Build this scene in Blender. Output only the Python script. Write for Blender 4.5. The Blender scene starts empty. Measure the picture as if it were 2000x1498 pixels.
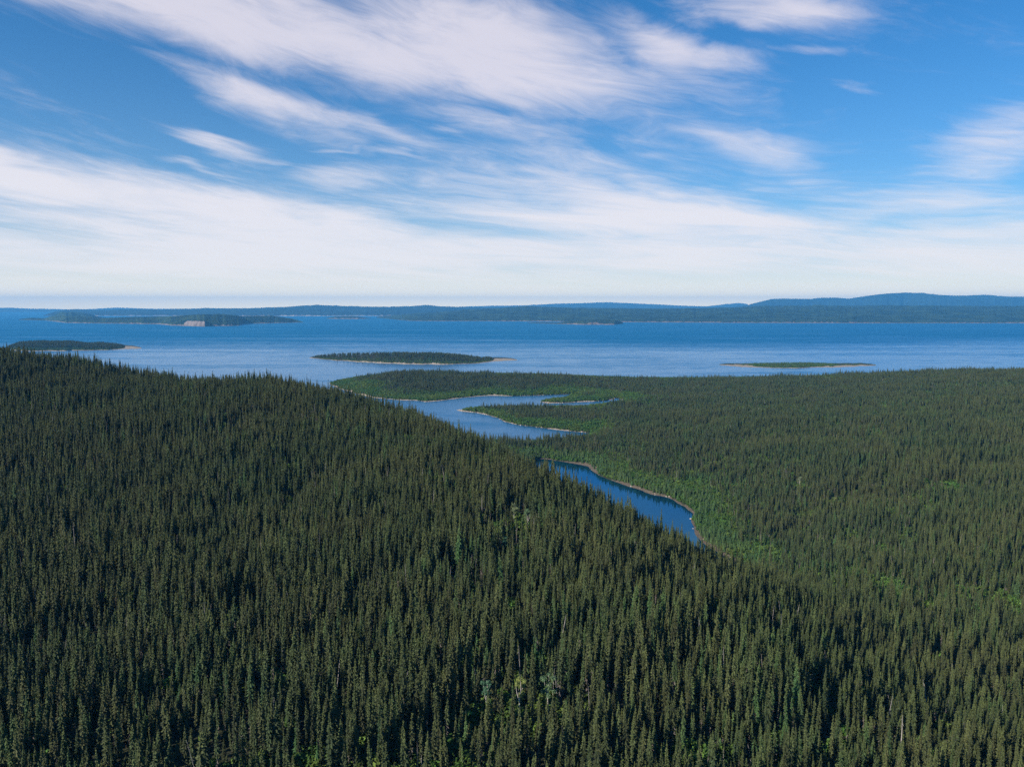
import bpy, math, random
import numpy as np

random.seed(7)
rng = np.random.default_rng(7)
S = bpy.context.scene
C = S.collection

# ------------------------------------------------------------------ camera, light, sky, exposure
CAM_H = 200.0                      # metres above the lake
FOC = 1540.0                       # focal length in pixels of the 2000 px wide photograph
PITCH = math.atan(150.0 / FOC)     # horizon sits 150 px above the picture's middle
cp, sp = math.cos(PITCH), math.sin(PITCH)

cam_d = bpy.data.cameras.new('camera')
cam = bpy.data.objects.new('camera', cam_d)
C.objects.link(cam)
cam.location = (0, 0, CAM_H)
cam.rotation_euler = (math.pi / 2 - PITCH, 0, 0)
cam_d.sensor_width = 36.0
cam_d.lens = 36.0 * FOC / 2000.0
cam_d.clip_start = 1.0
cam_d.clip_end = 400000.0
S.camera = cam

SUN_EL = math.radians(28)
SUN_AZ = math.atan2(-0.84, -0.54)          # bearing of the sun from +Y towards +X: behind the camera on the left
sun_dir = (math.sin(SUN_AZ) * math.cos(SUN_EL), math.cos(SUN_AZ) * math.cos(SUN_EL), math.sin(SUN_EL))
sun_d = bpy.data.lights.new('sun', 'SUN')
sun_d.energy = 4.9
sun_d.angle = math.radians(0.5)
sun_d.color = (1.0, 0.91, 0.80)
sun = bpy.data.objects.new('sun', sun_d)
C.objects.link(sun)
from mathutils import Vector
sun.rotation_euler = Vector(sun_dir).to_track_quat('Z', 'Y').to_euler()

S.view_settings.view_transform = 'Standard'
S.view_settings.look = 'None'
S.view_settings.gamma = 1.0
EXPO = 0.65
S.view_settings.exposure = EXPO
S.cycles.max_bounces = 5
S.cycles.diffuse_bounces = 2
S.cycles.glossy_bounces = 2
S.cycles.transmission_bounces = 2
S.cycles.volume_bounces = 0
S.cycles.transparent_max_bounces = 4
S.cycles.use_denoising = False
S.cycles.use_adaptive_sampling = True
S.cycles.adaptive_threshold = 0.01


def pix_dir(px, py):
    """A pixel of the photograph as a direction in the world."""
    u = (px - 1000.0) / FOC
    v = (749.0 - py) / FOC
    return np.array([u, cp + v * sp, -sp + v * cp])


def az_el(px, py):
    d = pix_dir(px, py)
    d = d / np.linalg.norm(d)
    return math.atan2(d[0], d[1]), math.asin(d[2])


class NT:
    """Small helper round a node tree."""
    def __init__(self, tree):
        self.t = tree
        self.n = tree.nodes
        self.l = tree.links

    def node(self, kind, **kw):
        nd = self.n.new(kind)
        for k, v in kw.items():
            setattr(nd, k, v)
        return nd

    def put(self, sock, val):
        if isinstance(val, bpy.types.NodeSocket):
            self.l.new(val, sock)
        else:
            sock.default_value = val

    def math(self, op, a, b=None, c=None, clamp=False):
        nd = self.node('ShaderNodeMath', operation=op, use_clamp=clamp)
        self.put(nd.inputs[0], a)
        if b is not None:
            self.put(nd.inputs[1], b)
        if c is not None:
            self.put(nd.inputs[2], c)
        return nd.outputs[0]

    def vmath(self, op, a, b=None, scale=None):
        nd = self.node('ShaderNodeVectorMath', operation=op)
        self.put(nd.inputs[0], a)
        if b is not None:
            self.put(nd.inputs[1], b)
        if scale is not None:
            self.put(nd.inputs['Scale'], scale)
        return nd.outputs['Value'] if op in ('DOT_PRODUCT', 'LENGTH') else nd.outputs[0]

    def noise(self, vec, scale, detail=4.0, rough=0.55, dist=0.0, color=False):
        nd = self.node('ShaderNodeTexNoise')
        self.put(nd.inputs['Vector'], vec)
        self.put(nd.inputs['Scale'], scale)
        nd.inputs['Detail'].default_value = detail
        nd.inputs['Roughness'].default_value = rough
        nd.inputs['Distortion'].default_value = dist
        return nd.outputs['Color' if color else 'Fac']

    def mix(self, fac, a, b, blend='MIX'):
        nd = self.node('ShaderNodeMix', data_type='RGBA', blend_type=blend)
        self.put(nd.inputs[0], fac)
        self.put(nd.inputs[6], a if isinstance(a, bpy.types.NodeSocket) else (*a, 1.0))
        self.put(nd.inputs[7], b if isinstance(b, bpy.types.NodeSocket) else (*b, 1.0))
        return nd.outputs[2]

    def smooth(self, val, lo, hi, to0=0.0, to1=1.0):
        nd = self.node('ShaderNodeMapRange', interpolation_type='SMOOTHSTEP')
        self.put(nd.inputs[0], val)
        nd.inputs[1].default_value = lo
        nd.inputs[2].default_value = hi
        nd.inputs[3].default_value = to0
        nd.inputs[4].default_value = to1
        return nd.outputs[0]


def build_sky():
    w = bpy.data.worlds.new('World')
    S.world = w
    w.use_nodes = True
    t = NT(w.node_tree)
    bg = w.node_tree.nodes['Background']
    sky = t.node('ShaderNodeTexSky', sky_type='NISHITA')
    sky.sun_disc = False
    sky.sun_elevation = SUN_EL
    sky.sun_rotation = SUN_AZ
    sky.altitude = 200
    sky.air_density = 1.0
    sky.dust_density = 0.3
    sky.ozone_density = 2.5
    SKY_S = 0.066
    blue = t.mix(1.0, sky.outputs[0], (0.12, 0.77, 1.26), 'MULTIPLY')
    hs = t.node('ShaderNodeHueSaturation')
    hs.inputs['Saturation'].default_value = 1.0
    t.put(hs.inputs['Color'], blue)
    blue = hs.outputs[0]
    # direction -> bearing and height in radians
    tc = t.node('ShaderNodeTexCoord')
    d = t.vmath('NORMALIZE', tc.outputs['Generated'])
    sx = t.node('ShaderNodeSeparateXYZ')
    t.put(sx.inputs[0], d)
    az = t.math('ARCTAN2', sx.outputs[0], sx.outputs[1])
    el = t.math('ARCSINE', sx.outputs[2])
    elc = t.math('MAXIMUM', el, 0.0)
    # streak space: flattened towards the horizon, tilted like the wind-drawn cirrus
    lg = t.math('LOGARITHM', t.math('ADD', elc, 0.07), math.e)
    cb = t.node('ShaderNodeCombineXYZ')
    t.put(cb.inputs[0], az)
    t.put(cb.inputs[1], el)
    ae = cb.outputs[0]
    tilt = math.radians(11)
    ca, sa = math.cos(tilt), math.sin(tilt)
    along = t.math('SUBTRACT', t.math('MULTIPLY', az, ca), t.math('MULTIPLY', el, sa))
    across = t.math('ADD', t.math('MULTIPLY', az, sa * 0.75), t.math('MULTIPLY', lg, 0.22))
    cs = t.node('ShaderNodeCombineXYZ')
    t.put(cs.inputs[0], t.math('MULTIPLY', along, 3.2))
    t.put(cs.inputs[1], t.math('MULTIPLY', across, 16.0))
    st = cs.outputs[0]
    warp = t.vmath('SUBTRACT', t.noise(st, 0.9, 3.0, 0.5, color=True), (0.5, 0.5, 0.5))
    st2 = t.vmath('ADD', st, t.vmath('SCALE', warp, scale=1.25))
    streak = t.noise(st2, 1.1, 7.0, 0.60)
    fine = t.noise(t.vmath('MULTIPLY', st2, (1.3, 2.6, 1.0)), 3.4, 9.0, 0.66)
    aew = t.vmath('ADD', ae, t.vmath('SCALE', t.vmath('SUBTRACT', t.noise(st, 0.8, 4.0, 0.6, color=True), (0.5, 0.5, 0.5)), scale=0.10))
    blobs = [  # px, py, rx, ry, tilt (down to the right), weight
        (20, 365, 440, 64, 8, 1.12), (480, 435, 600, 66, 7, 1.12), (60, 480, 500, 60, 3, 0.75),
        (1360, 420, 360, 60, 9, 1.15), (1000, 480, 1300, 60, 1, 0.62), (950, 500, 1700, 62, 0, 0.92), (1750, 480, 520, 50, 3, 0.85), (500, 500, 700, 60, 2, 0.85), (1250, 440, 420, 60, 6, 0.9),
        (520, 45, 580, 72, 9, 1.05), (940, 95, 270, 80, 14, 1.05), (250, 20, 380, 32, 9, 0.7), (720, 105, 330, 42, 13, 0.5),
        (1120, 160, 130, 45, 22, 0.55), (1290, 80, 120, 42, 28, 0.80), (1400, 125, 110, 30, 12, 0.75), (1490, 15, 150, 32, 12, 0.78),
        (510, 200, 170, 34, 13, 0.80), (680, 243, 220, 18, 12, 0.55),
        (425, 275, 95, 17, 13, 0.80), (500, 296, 70, 8, 12, 0.5), (390, 315, 80, 7, 9, 0.42),
        (1000, 250, 230, 30, 13, 0.50), (1230, 335, 260, 42, 14, 0.62), (1450, 290, 150, 24, 18, 0.48),
        (1690, 180, 70, 16, 12, 0.42), (1570, 108, 70, 12, 4, 0.42),
        (1950, 290, 150, 80, -28, 0.58), (1780, 400, 300, 50, 4, 0.5), (670, 345, 120, 22, 4, 0.55), (780, 299, 60, 7, 5, 0.45), (660, 286, 60, 5, 0, 0.4), (1060, 333, 30, 6, -8, 0.4), (870, 255, 45, 8, 4, 0.35),
    ]
    total = None
    for (px, py, rx, ry, ang, wt) in blobs:
        a0, e0 = az_el(px, py)
        k = 1.0 / FOC / (1.0 + ((px - 1000) / FOC) ** 2) ** 0.75
        a = -math.radians(ang)
        v = t.vmath('SUBTRACT', aew, (a0, e0, 0.0))
        p = t.vmath('DOT_PRODUCT', v, (math.cos(a) / (rx * k), math.sin(a) / (rx * k), 0))
        q = t.vmath('DOT_PRODUCT', v, (-math.sin(a) / (ry * k), math.cos(a) / (ry * k), 0))
        r2 = t.math('MULTIPLY_ADD', p, p, t.math('MULTIPLY', q, q))
        g = t.math('MULTIPLY', t.math('EXPONENT', t.math('MULTIPLY', t.math('POWER', r2, 1.12), -0.85)), wt)
        total = g if total is None else t.math('MAXIMUM', total, t.math('MULTIPLY_ADD', g, 0.35, total) if False else g)
    # soft veil low over the horizon
    amt = t.math('ADD', total, t.math('MULTIPLY', t.math('SUBTRACT', streak, 0.5), 1.35))
    amt = t.math('ADD', amt, t.math('MULTIPLY', t.math('SUBTRACT', fine, 0.5), 0.62))
    dens = t.smooth(amt, 0.04, 1.03)
    dens = t.math('MULTIPLY', dens, t.smooth(el, 0.10, 0.30, 0.95, 0.84))
    # broad clear-air whitening towards the horizon
    veil = t.math('MULTIPLY', t.math('EXPONENT', t.math('MULTIPLY', elc, -9.0)), 0.80)
    ccol = t.mix(t.smooth(el, 0.02, 0.30), (0.93, 0.90, 0.92), (0.84, 0.79, 0.86))
    hcol = (1.20, 1.10, 0.92)
    skyc = t.vmath('SCALE', blue, scale=0.097)
    skyc = t.mix(veil, skyc, (0.62, 0.72, 0.80))
    low = t.math('EXPONENT', t.math('MULTIPLY', elc, -34.0))
    skyc = t.mix(low, skyc, hcol)
    fin = t.mix(dens, skyc, ccol)
    lowc = t.math('MULTIPLY', low, 0.55)
    fin = t.mix(lowc, fin, hcol)
    glow = t.math('EXPONENT', t.math('MULTIPLY', elc, -55.0))
    fin = t.mix(glow, fin, (2.35, 1.86, 0.98))
    # Background strength stays in the asked range; colours above are written for strength 1
    t.put(bg.inputs['Color'], t.vmath('SCALE', fin, scale=1.0 / SKY_S / 2 ** EXPO))
    bg.inputs['Strength'].default_value = SKY_S


build_sky()

# ------------------------------------------------------------------ helpers


def slope_of(py):
    v = (749.0 - np.asarray(py, float)) / FOC
    return (sp - v * cp) / (cp + v * sp)          # drop per metre of depth along that pixel row


def lateral(px, py):
    v = (749.0 - np.asarray(py, float)) / FOC
    return (np.asarray(px, float) - 1000.0) / FOC / (cp + v * sp)   # x per metre of depth


def P(px, py, z=0.0):
    Y = (CAM_H - z) / slope_of(py)
    return (float(lateral(px, py) * Y), float(Y))


def project(x, y, z):
    """World -> photograph pixels (numpy)."""
    f = y * cp - (z - CAM_H) * sp
    up = y * sp + (z - CAM_H) * cp
    return 1000.0 + FOC * x / f, 749.0 - FOC * up / f, f


def hash2(ix, iy, seed):
    n = (ix.astype(np.int64) * 374761393 + iy.astype(np.int64) * 668265263 + seed * 974634777) & 0x7fffffff
    n = ((n ^ (n >> 13)) * 1274126177) & 0x7fffffff
    return ((n ^ (n >> 16)) & 0xffff) / 65535.0


def vnoise(x, y, seed=0):
    x0 = np.floor(x); y0 = np.floor(y)
    fx = x - x0; fy = y - y0
    fx = fx * fx * (3 - 2 * fx); fy = fy * fy * (3 - 2 * fy)
    a = hash2(x0, y0, seed); b = hash2(x0 + 1, y0, seed)
    c = hash2(x0, y0 + 1, seed); d = hash2(x0 + 1, y0 + 1, seed)
    return (a * (1 - fx) + b * fx) * (1 - fy) + (c * (1 - fx) + d * fx) * fy


def fbm(x, y, seed=0, octv=4):
    s = 0; a = 0.5; tot = 0
    for o in range(octv):
        s = s + a * vnoise(x * 2 ** o, y * 2 ** o, seed + o * 17)
        tot += a; a *= 0.5
    return s / tot - 0.5


def mesh_from(name, verts, faces, mats=(), fmat=None, attrs=None, smooth=False):
    me = bpy.data.meshes.new(name)
    me.from_pydata([tuple(v) for v in verts] if not isinstance(verts, np.ndarray) else verts.tolist(), [], faces if not isinstance(faces, np.ndarray) else faces.tolist())
    for m in mats:
        me.materials.append(m)
    if fmat is not None:
        me.polygons.foreach_set('material_index', np.asarray(fmat, dtype=np.int32))
    if attrs:
        for k, v in attrs.items():
            a = me.attributes.new(k, 'FLOAT', 'POINT')
            a.data.foreach_set('value', np.asarray(v, dtype=np.float32))
    if smooth:
        me.polygons.foreach_set('use_smooth', np.ones(len(me.polygons), dtype=bool))
    me.update()
    return me


def link(name, me, parent=None, loc=None):
    o = bpy.data.objects.new(name, me)
    C.objects.link(o)
    if parent is not None:
        o.parent = parent
    if loc is not None:
        o.location = loc
    return o


def tag(o, label=None, cat=None, group=None, kind=None):
    if label: o['label'] = label
    if cat: o['category'] = cat
    if group: o['group'] = group
    if kind: o['kind'] = kind
    return o


def new_mat(name):
    m = bpy.data.materials.new(name)
    m.use_nodes = True
    t = NT(m.node_tree)
    b = m.node_tree.nodes['Principled BSDF']
    b.inputs['Specular IOR Level'].default_value = 0.2
    b.inputs['Roughness'].default_value = 0.9
    return m, t, b


# ------------------------------------------------------------------ materials
def foliage_mat(name, cols, noise_scale=0.012, spread=0.35, trans=0.0, tip_col=None):
    """cols: three real leaf colours; which one a plant has follows its place and chance."""
    m, t, b = new_mat(name)
    oi = t.node('ShaderNodeObjectInfo')
    n1 = t.noise(oi.outputs['Location'], noise_scale, 3.0, 0.6)
    f = t.math('ADD', t.smooth(n1, 0.36, 0.66), t.math('MULTIPLY', t.math('SUBTRACT', oi.outputs['Random'], 0.5), spread * 2), clamp=True)
    c = t.mix(f, cols[0], cols[1])
    n2 = t.noise(t.vmath('ADD', oi.outputs['Location'], (811.0, 97.0, 0.0)), noise_scale * 1.7, 3.0, 0.6)
    r2 = t.math('FRACT', t.math('MULTIPLY', oi.outputs['Random'], 37.31))
    f2 = t.math('MULTIPLY', t.smooth(t.math('ADD', n2, t.math('MULTIPLY', t.math('SUBTRACT', r2, 0.5), 0.5)), 0.62, 0.86), 0.75)
    c = t.mix(f2, c, cols[2])
    # lighter green towards the top of the crown, and pale or dark individuals
    if tip_col:
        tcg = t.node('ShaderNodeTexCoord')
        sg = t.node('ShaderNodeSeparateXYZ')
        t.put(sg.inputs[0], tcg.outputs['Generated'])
        c = t.mix(t.math('MULTIPLY', t.smooth(sg.outputs[2], 0.55, 1.0), 0.65), c, tip_col)
    r3 = t.math('FRACT', t.math('MULTIPLY', oi.outputs['Random'], 91.7))
    c = t.vmath('SCALE', c, scale=t.math('MULTIPLY_ADD', r3, 0.75, 0.62))
    # branch-to-branch variation
    geo = t.node('ShaderNodeNewGeometry')
    rp = t.math('MULTIPLY_ADD', geo.outputs['Random Per Island'], 0.75, 0.62)
    cc = t.vmath('SCALE', c, scale=rp)
    t.put(b.inputs['Base Color'], cc)
    b.inputs['Roughness'].default_value = 0.75
    if trans:
        tr = t.node('ShaderNodeBsdfTranslucent')
        t.put(tr.inputs['Color'], cc)
        mx = t.node('ShaderNodeMixShader')
        mx.inputs[0].default_value = trans
        out = m.node_tree.nodes['Material Output']
        t.l.new(b.outputs[0], mx.inputs[1]); t.l.new(tr.outputs[0], mx.inputs[2])
        t.l.new(mx.outputs[0], out.inputs['Surface'])
    return m


M_SPRUCE = foliage_mat('spruce needles', [(0.045, 0.051, 0.017), (0.024, 0.041, 0.0135), (0.026, 0.070, 0.020)], tip_col=(0.070, 0.088, 0.025))
M_FIR = foliage_mat('young fir needles', [(0.055, 0.085, 0.026), (0.040, 0.090, 0.028), (0.032, 0.085, 0.026)], tip_col=(0.060, 0.110, 0.030))
M_ALDER = foliage_mat('alder leaves', [(0.056, 0.128, 0.022), (0.105, 0.155, 0.028), (0.033, 0.106, 0.024)], 0.02, 0.35, 0.25)
M_BIRCHLEAF = foliage_mat('birch leaves', [(0.12, 0.17, 0.07), (0.10, 0.16, 0.06), (0.09, 0.17, 0.08)], 0.02, 0.3, 0.2)


def bark_mat(name, c1, c2, scale=3.0):
    m, t, b = new_mat(name)
    tc = t.node('ShaderNodeTexCoord')
    n = t.noise(tc.outputs['Object'], scale, 4.0, 0.6)
    t.put(b.inputs['Base Color'], t.mix(t.smooth(n, 0.35, 0.65), c1, c2))
    return m


M_BARK = bark_mat('spruce bark', (0.10, 0.085, 0.07), (0.17, 0.15, 0.13))
M_TWIG = bark_mat('bare grey twigs', (0.10, 0.085, 0.075), (0.16, 0.14, 0.125))
M_DEAD = bark_mat('weathered dead wood', (0.26, 0.24, 0.22), (0.40, 0.37, 0.34))
M_BIRCH = bark_mat('birch bark', (0.34, 0.31, 0.27), (0.50, 0.46, 0.41))
M_ROCK = bark_mat('shore rock', (0.34, 0.28, 0.22), (0.50, 0.42, 0.34), 1.5)


def ground_mat():
    m, t, b = new_mat('forest floor and shore')
    geo = t.node('ShaderNodeNewGeometry')
    at = t.node('ShaderNodeAttribute', attribute_name='shore')
    p = geo.outputs['Position']
    n = t.noise(p, 0.08, 5.0, 0.6)
    n2 = t.noise(p, 0.6, 4.0, 0.6)
    moss = t.mix(t.smooth(n, 0.35, 0.65), (0.022, 0.024, 0.013), (0.035, 0.040, 0.018))
    sand = t.mix(t.smooth(n2, 0.3, 0.7), (0.22, 0.175, 0.135), (0.42, 0.345, 0.275))
    sand = t.mix(t.smooth(n, 0.5, 0.62), sand, (0.20, 0.19, 0.10))
    mu = t.node('ShaderNodeAttribute', attribute_name='mud')
    sand = t.mix(mu.outputs['Fac'], sand, t.mix(t.smooth(n2, 0.3, 0.7), (0.065, 0.052, 0.038), (0.14, 0.112, 0.082)))  # shore round the cove is a darker brown than the other shores
    f = t.smooth(t.math('ADD', at.outputs['Fac'], t.math('MULTIPLY', t.math('SUBTRACT', n2, 0.5), 0.9)), 0.4, 0.6)
    t.put(b.inputs['Base Color'], t.mix(f, moss, sand))
    bp = t.node('ShaderNodeBump')
    bp.inputs['Strength'].default_value = 0.6
    bp.inputs['Distance'].default_value = 0.5
    t.put(bp.inputs['Height'], n2)
    t.put(b.inputs['Normal'], bp.outputs[0])
    return m


M_GROUND = ground_mat()


def far_mat(name, c1, c2, rock, scale):
    m, t, b = new_mat(name)
    geo = t.node('ShaderNodeNewGeometry')
    at = t.node('ShaderNodeAttribute', attribute_name='shore')
    p = geo.outputs['Position']
    n = t.noise(p, scale, 6.0, 0.65)
    n2 = t.noise(p, scale * 6, 4.0, 0.65)
    c = t.mix(t.smooth(n, 0.40, 0.60), c1, c2)
    c = t.vmath('SCALE', c, scale=t.math('MULTIPLY_ADD', n2, 1.2, 0.4))
    r = t.mix(t.smooth(t.noise(t.vmath('MULTIPLY', p, (1, 1, 0.25)), scale * 4, 4.0, 0.6), 0.38, 0.62), rock, tuple(x * 0.55 for x in rock))
    t.put(b.inputs['Base Color'], t.mix(t.smooth(at.outputs['Fac'], 0.35, 0.65), c, r))
    return m


M_FARWOOD = far_mat('far wooded land', (0.004, 0.018, 0.011), (0.026, 0.050, 0.021), (0.20, 0.158, 0.135), 0.004)
M_FARHILL = far_mat('far hills', (0.003, 0.013, 0.011), (0.016, 0.032, 0.021), (0.45, 0.38, 0.32), 0.0012)


def water_mat(name, calm):
    m, t, b = new_mat(name)
    m.node_tree.nodes.remove(b)
    out = m.node_tree.nodes['Material Output']
    geo = t.node('ShaderNodeNewGeometry')
    p = geo.outputs['Position']
    bp = t.node('ShaderNodeBump')
    body = t.node('ShaderNodeBsdfDiffuse')
    mir = t.node('ShaderNodeBsdfGlossy')
    fr = t.node('ShaderNodeFresnel')
    if calm:
        fr.inputs['IOR'].default_value = 1.85
        t.put(body.inputs['Color'], (0.0004, 0.022, 0.058, 1))
        t.put(mir.inputs['Color'], (0.26, 0.72, 1.0, 1))
        mir.inputs['Roughness'].default_value = 0.03
        h = t.noise(t.vmath('MULTIPLY', p, (0.5, 1.0, 1.0)), 0.35, 3.0, 0.5)
        bp.inputs['Strength'].default_value = 0.06
        bp.inputs['Distance'].default_value = 0.25
        fac = fr.outputs[0]
    else:
        fr.inputs['IOR'].default_value = 1.33
        lanes = t.noise(t.vmath('MULTIPLY', p, (0.0006, 0.0035, 1.0)), 1.0, 5.0, 0.6)
        lanes2 = t.noise(t.vmath('MULTIPLY', p, (0.003, 0.02, 1.0)), 1.0, 4.0, 0.6)
        l = t.math('MULTIPLY_ADD', lanes2, 0.4, t.math('MULTIPLY', lanes, 0.6))
        paws = t.noise(t.vmath('MULTIPLY', p, (0.012, 0.022, 1.0)), 1.0, 4.0, 0.7)
        big = t.noise(t.vmath('MULTIPLY', p, (0.00025, 0.0006, 1.0)), 1.0, 3.0, 0.5)
        sx = t.node('ShaderNodeSeparateXYZ')
        t.put(sx.inputs[0], p)
        wind = t.smooth(t.math('MULTIPLY_ADD', t.math('SUBTRACT', big, 0.5), 3500.0, sx.outputs[1]), 2500.0, 5600.0)
        wind = t.math('ADD', wind, t.math('MULTIPLY', t.math('SUBTRACT', l, 0.5), 2.4))
        wind = t.math('ADD', wind, t.math('MULTIPLY', t.math('SUBTRACT', paws, 0.5), 1.1), clamp=True)
        t.put(body.inputs['Color'], (0.001, 0.080, 0.190, 1))
        t.put(mir.inputs['Color'], t.mix(wind, (0.70, 0.88, 1.0), (0.14, 0.66, 0.95)))
        t.put(mir.inputs['Roughness'], t.math('MULTIPLY_ADD', wind, 0.20, 0.20))
        # steep windward faces show less mirror than flat water would
        fac = t.math('MULTIPLY', fr.outputs[0], t.math('MULTIPLY_ADD', wind, -0.66, 0.98))
        h = t.noise(t.vmath('MULTIPLY', p, (0.6, 1.0, 1.0)), 0.22, 4.0, 0.6)
        bp.inputs['Strength'].default_value = 0.5
        bp.inputs['Distance'].default_value = 0.35
    t.put(bp.inputs['Height'], h)
    t.put(mir.inputs['Normal'], bp.outputs[0])
    mx = t.node('ShaderNodeMixShader')
    t.put(mx.inputs[0], fac)
    t.l.new(body.outputs[0], mx.inputs[1])
    t.l.new(mir.outputs[0], mx.inputs[2])
    t.l.new(mx.outputs[0], out.inputs['Surface'])
    return m


M_LAKE = water_mat('open lake water', False)
M_COVE = water_mat('calm cove water', True)

# ------------------------------------------------------------------ the lake
far = 36500.0
lake = link('lake_water', mesh_from('lake_water', [(-far, -far, 0), (far, -far, 0), (far, far, 0), (-far, far, 0)], [(0, 1, 2, 3)], [M_LAKE]))
tag(lake, 'wide rippled blue lake stretching to the far hills', 'lake', kind='structure')

# ------------------------------------------------------------------ mainland: shoreline and height
mainland = [(-1650, 1150), (-1200, 1260), (-800, 1230), (-560, 1280), (-380, 1320), (-250, 1290), (-150, 1215), (-80, 1160), (-30, 1140), (20, 1146), (70, 1162), (105, 1190)]
mainland += [P(*q) for q in [(1155, 846), (1100, 841), (1060, 836), (1030, 832), (1008, 829), (985, 824), (972, 817), (960, 813), (930, 806), (905, 804), (890, 801), (915, 798), (945, 796), (1000, 795), (1060, 795), (1150, 795), (1222, 790), (1232, 786), (1215, 781), (1203, 777), (1196, 780), (1180, 783), (1140, 785), (1100, 787), (1070, 788), (1054, 785), (1075, 780), (1105, 776), (1118, 770), (1100, 770.5), (1060, 772), (1000, 774), (960, 772.5), (925, 775), (895, 778), (870, 781.5), (850, 784), (830, 785), (812, 782), (790, 782), (760, 779.5), (730, 777), (690, 768), (655, 756), (642, 749)]]
mainland += [(-430, 2140), (-250, 2190), (0, 2180), (250, 2160), (520, 2120), (800, 2060), (1200, 2000), (1850, 1950), (1850, -120), (-1650, -120)]
cove = [P(*q) for q in [(1050, 896), (1070, 897), (1090, 900), (1120, 905), (1148, 911), (1153, 919), (1175, 930), (1200, 939), (1225, 950), (1250, 957), (1275, 966), (1300, 971), (1325, 982), (1342, 992), (1352, 1004), (1352, 1020), (1357, 1035), (1360, 1048), (1380, 1066), (1410, 1085), (1440, 1101), (1456, 1110)]]
cove += [(165, 575), (140, 572), (115, 588), (88, 628), (64, 690), (44, 770), (32, 860), (30, 960)]


def densify(poly, step=6.0):
    out = []
    for i in range(len(poly)):
        a = np.array(poly[i]); b = np.array(poly[(i + 1) % len(poly)])
        n = max(1, int(np.linalg.norm(b - a) / step))
        for k in range(n):
            out.append(a + (b - a) * k / n)
    return np.array(out)


def signed_dist(poly, X, Y):
    """+ inside, - outside, metres."""
    pts = np.array(poly)
    A = pts; B = np.roll(pts, -1, axis=0)
    shp = X.shape
    x = X.ravel(); y = Y.ravel()
    best = np.full(x.shape, 1e18); inside = np.zeros(x.shape, bool)
    for (ax, ay), (bx, by) in zip(A, B):
        dx, dy = bx - ax, by - ay
        L = dx * dx + dy * dy + 1e-9
        tt = np.clip(((x - ax) * dx + (y - ay) * dy) / L, 0, 1)
        q = (x - ax - tt * dx) ** 2 + (y - ay - tt * dy) ** 2
        np.minimum(best, q, out=best)
        if by != ay:
            c = ((ay > y) != (by > y)) & (x < (bx - ax) * (y - ay) / (by - ay) + ax)
            inside ^= c
    d = np.sqrt(best)
    return np.where(inside, d, -d).reshape(shp)


TH = 13.0
ctrl = []   # (x, y, ground height)


def K(px, py, Y):               # a treetop pixel seen at depth Y
    ctrl.append((float(lateral(px, py) * Y), Y, float(CAM_H - Y * slope_of(py) - TH)))


for a in [(0, 683, 850), (0, 800, 560), (0, 1000, 340), (0, 1250, 225), (-300, 690, 700), (100, 690, 840), (200, 707, 820), (300, 731, 800), (350, 745, 790), (450, 732, 800), (530, 737, 800), (600, 752, 780), (650, 762, 770), (700, 775, 750),
          (350, 900, 450), (350, 1100, 290), (650, 900, 490), (650, 1050, 330), (760, 790, 720), (830, 815, 690), (900, 838, 640), (950, 857, 600), (1000, 876, 555), (1050, 896, 510), (1130, 937, 440), (1200, 986, 400), (1300, 1058, 345), (1380, 1122, 312), (1440, 1162, 300),
          (1000, 1000, 362), (1000, 1150, 270), (1000, 1300, 218), (1300, 1250, 238), (1500, 1170, 295), (1500, 1300, 235), (1500, 1420, 205),
          (1580, 1200, 320), (1700, 1400, 222), (1700, 1270, 310), (1700, 1190, 375), (1900, 1450, 195), (1900, 1320, 310), (1900, 1170, 425), (1900, 1000, 600), (1900, 900, 760), (1900, 800, 1100), (2000, 735, 1500), (1850, 740, 1560), (2300, 725, 1400),
          (1700, 1100, 490), (1700, 1000, 650), (1700, 900, 800), (1700, 800, 1150), (1700, 747, 1640), (1500, 900, 860), (1500, 800, 1230), (1500, 748, 1740), (1350, 749, 1850), (1250, 840, 1100), (1250, 800, 1320), (1250, 765, 1580), (1200, 741, 1980), (1100, 733, 2020), (1000, 729, 2040), (900, 728, 2020), (780, 727, 1960), (720, 732, 1990), (1000, 752, 1830), (850, 755, 1800), (2300, 1000, 560), (2300, 1250, 350)]:
    K(*a)
for q in [(0, 60, 80), (-250, 60, 86), (250, 60, 84), (-900, 200, 110), (-900, 600, 130), (-1500, 400, 110), (900, 200, 70), (1500, 600, 50), (1500, 1200, 60), (-1300, 900, 110), (-700, 1100, 60), (-350, 1050, 45), (-150, 1000, 40),
          (20, 1060, 3.5), (60, 1080, 4), (0, 900, 16), (-60, 900, 25), (30, 560, 50), (170, 500, 17), (120, 480, 25), (210, 560, 9), (215, 470, 24), (260, 620, 6), (300, 700, 9), (250, 800, 8), (180, 900, 7), (110, 1000, 5), (160, 1180, 9), (40, 1380, 3), (130, 1400, 4), (250, 1400, 6), (180, 1480, 3), (200, 1640, 6), (350, 1640, 9), (-430, 1980, 8), (-1600, 1200, 50), (1700, 1800, 40), (0, -100, 70)]:
    ctrl.append(q)
ctrl = np.array(ctrl, float)


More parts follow.
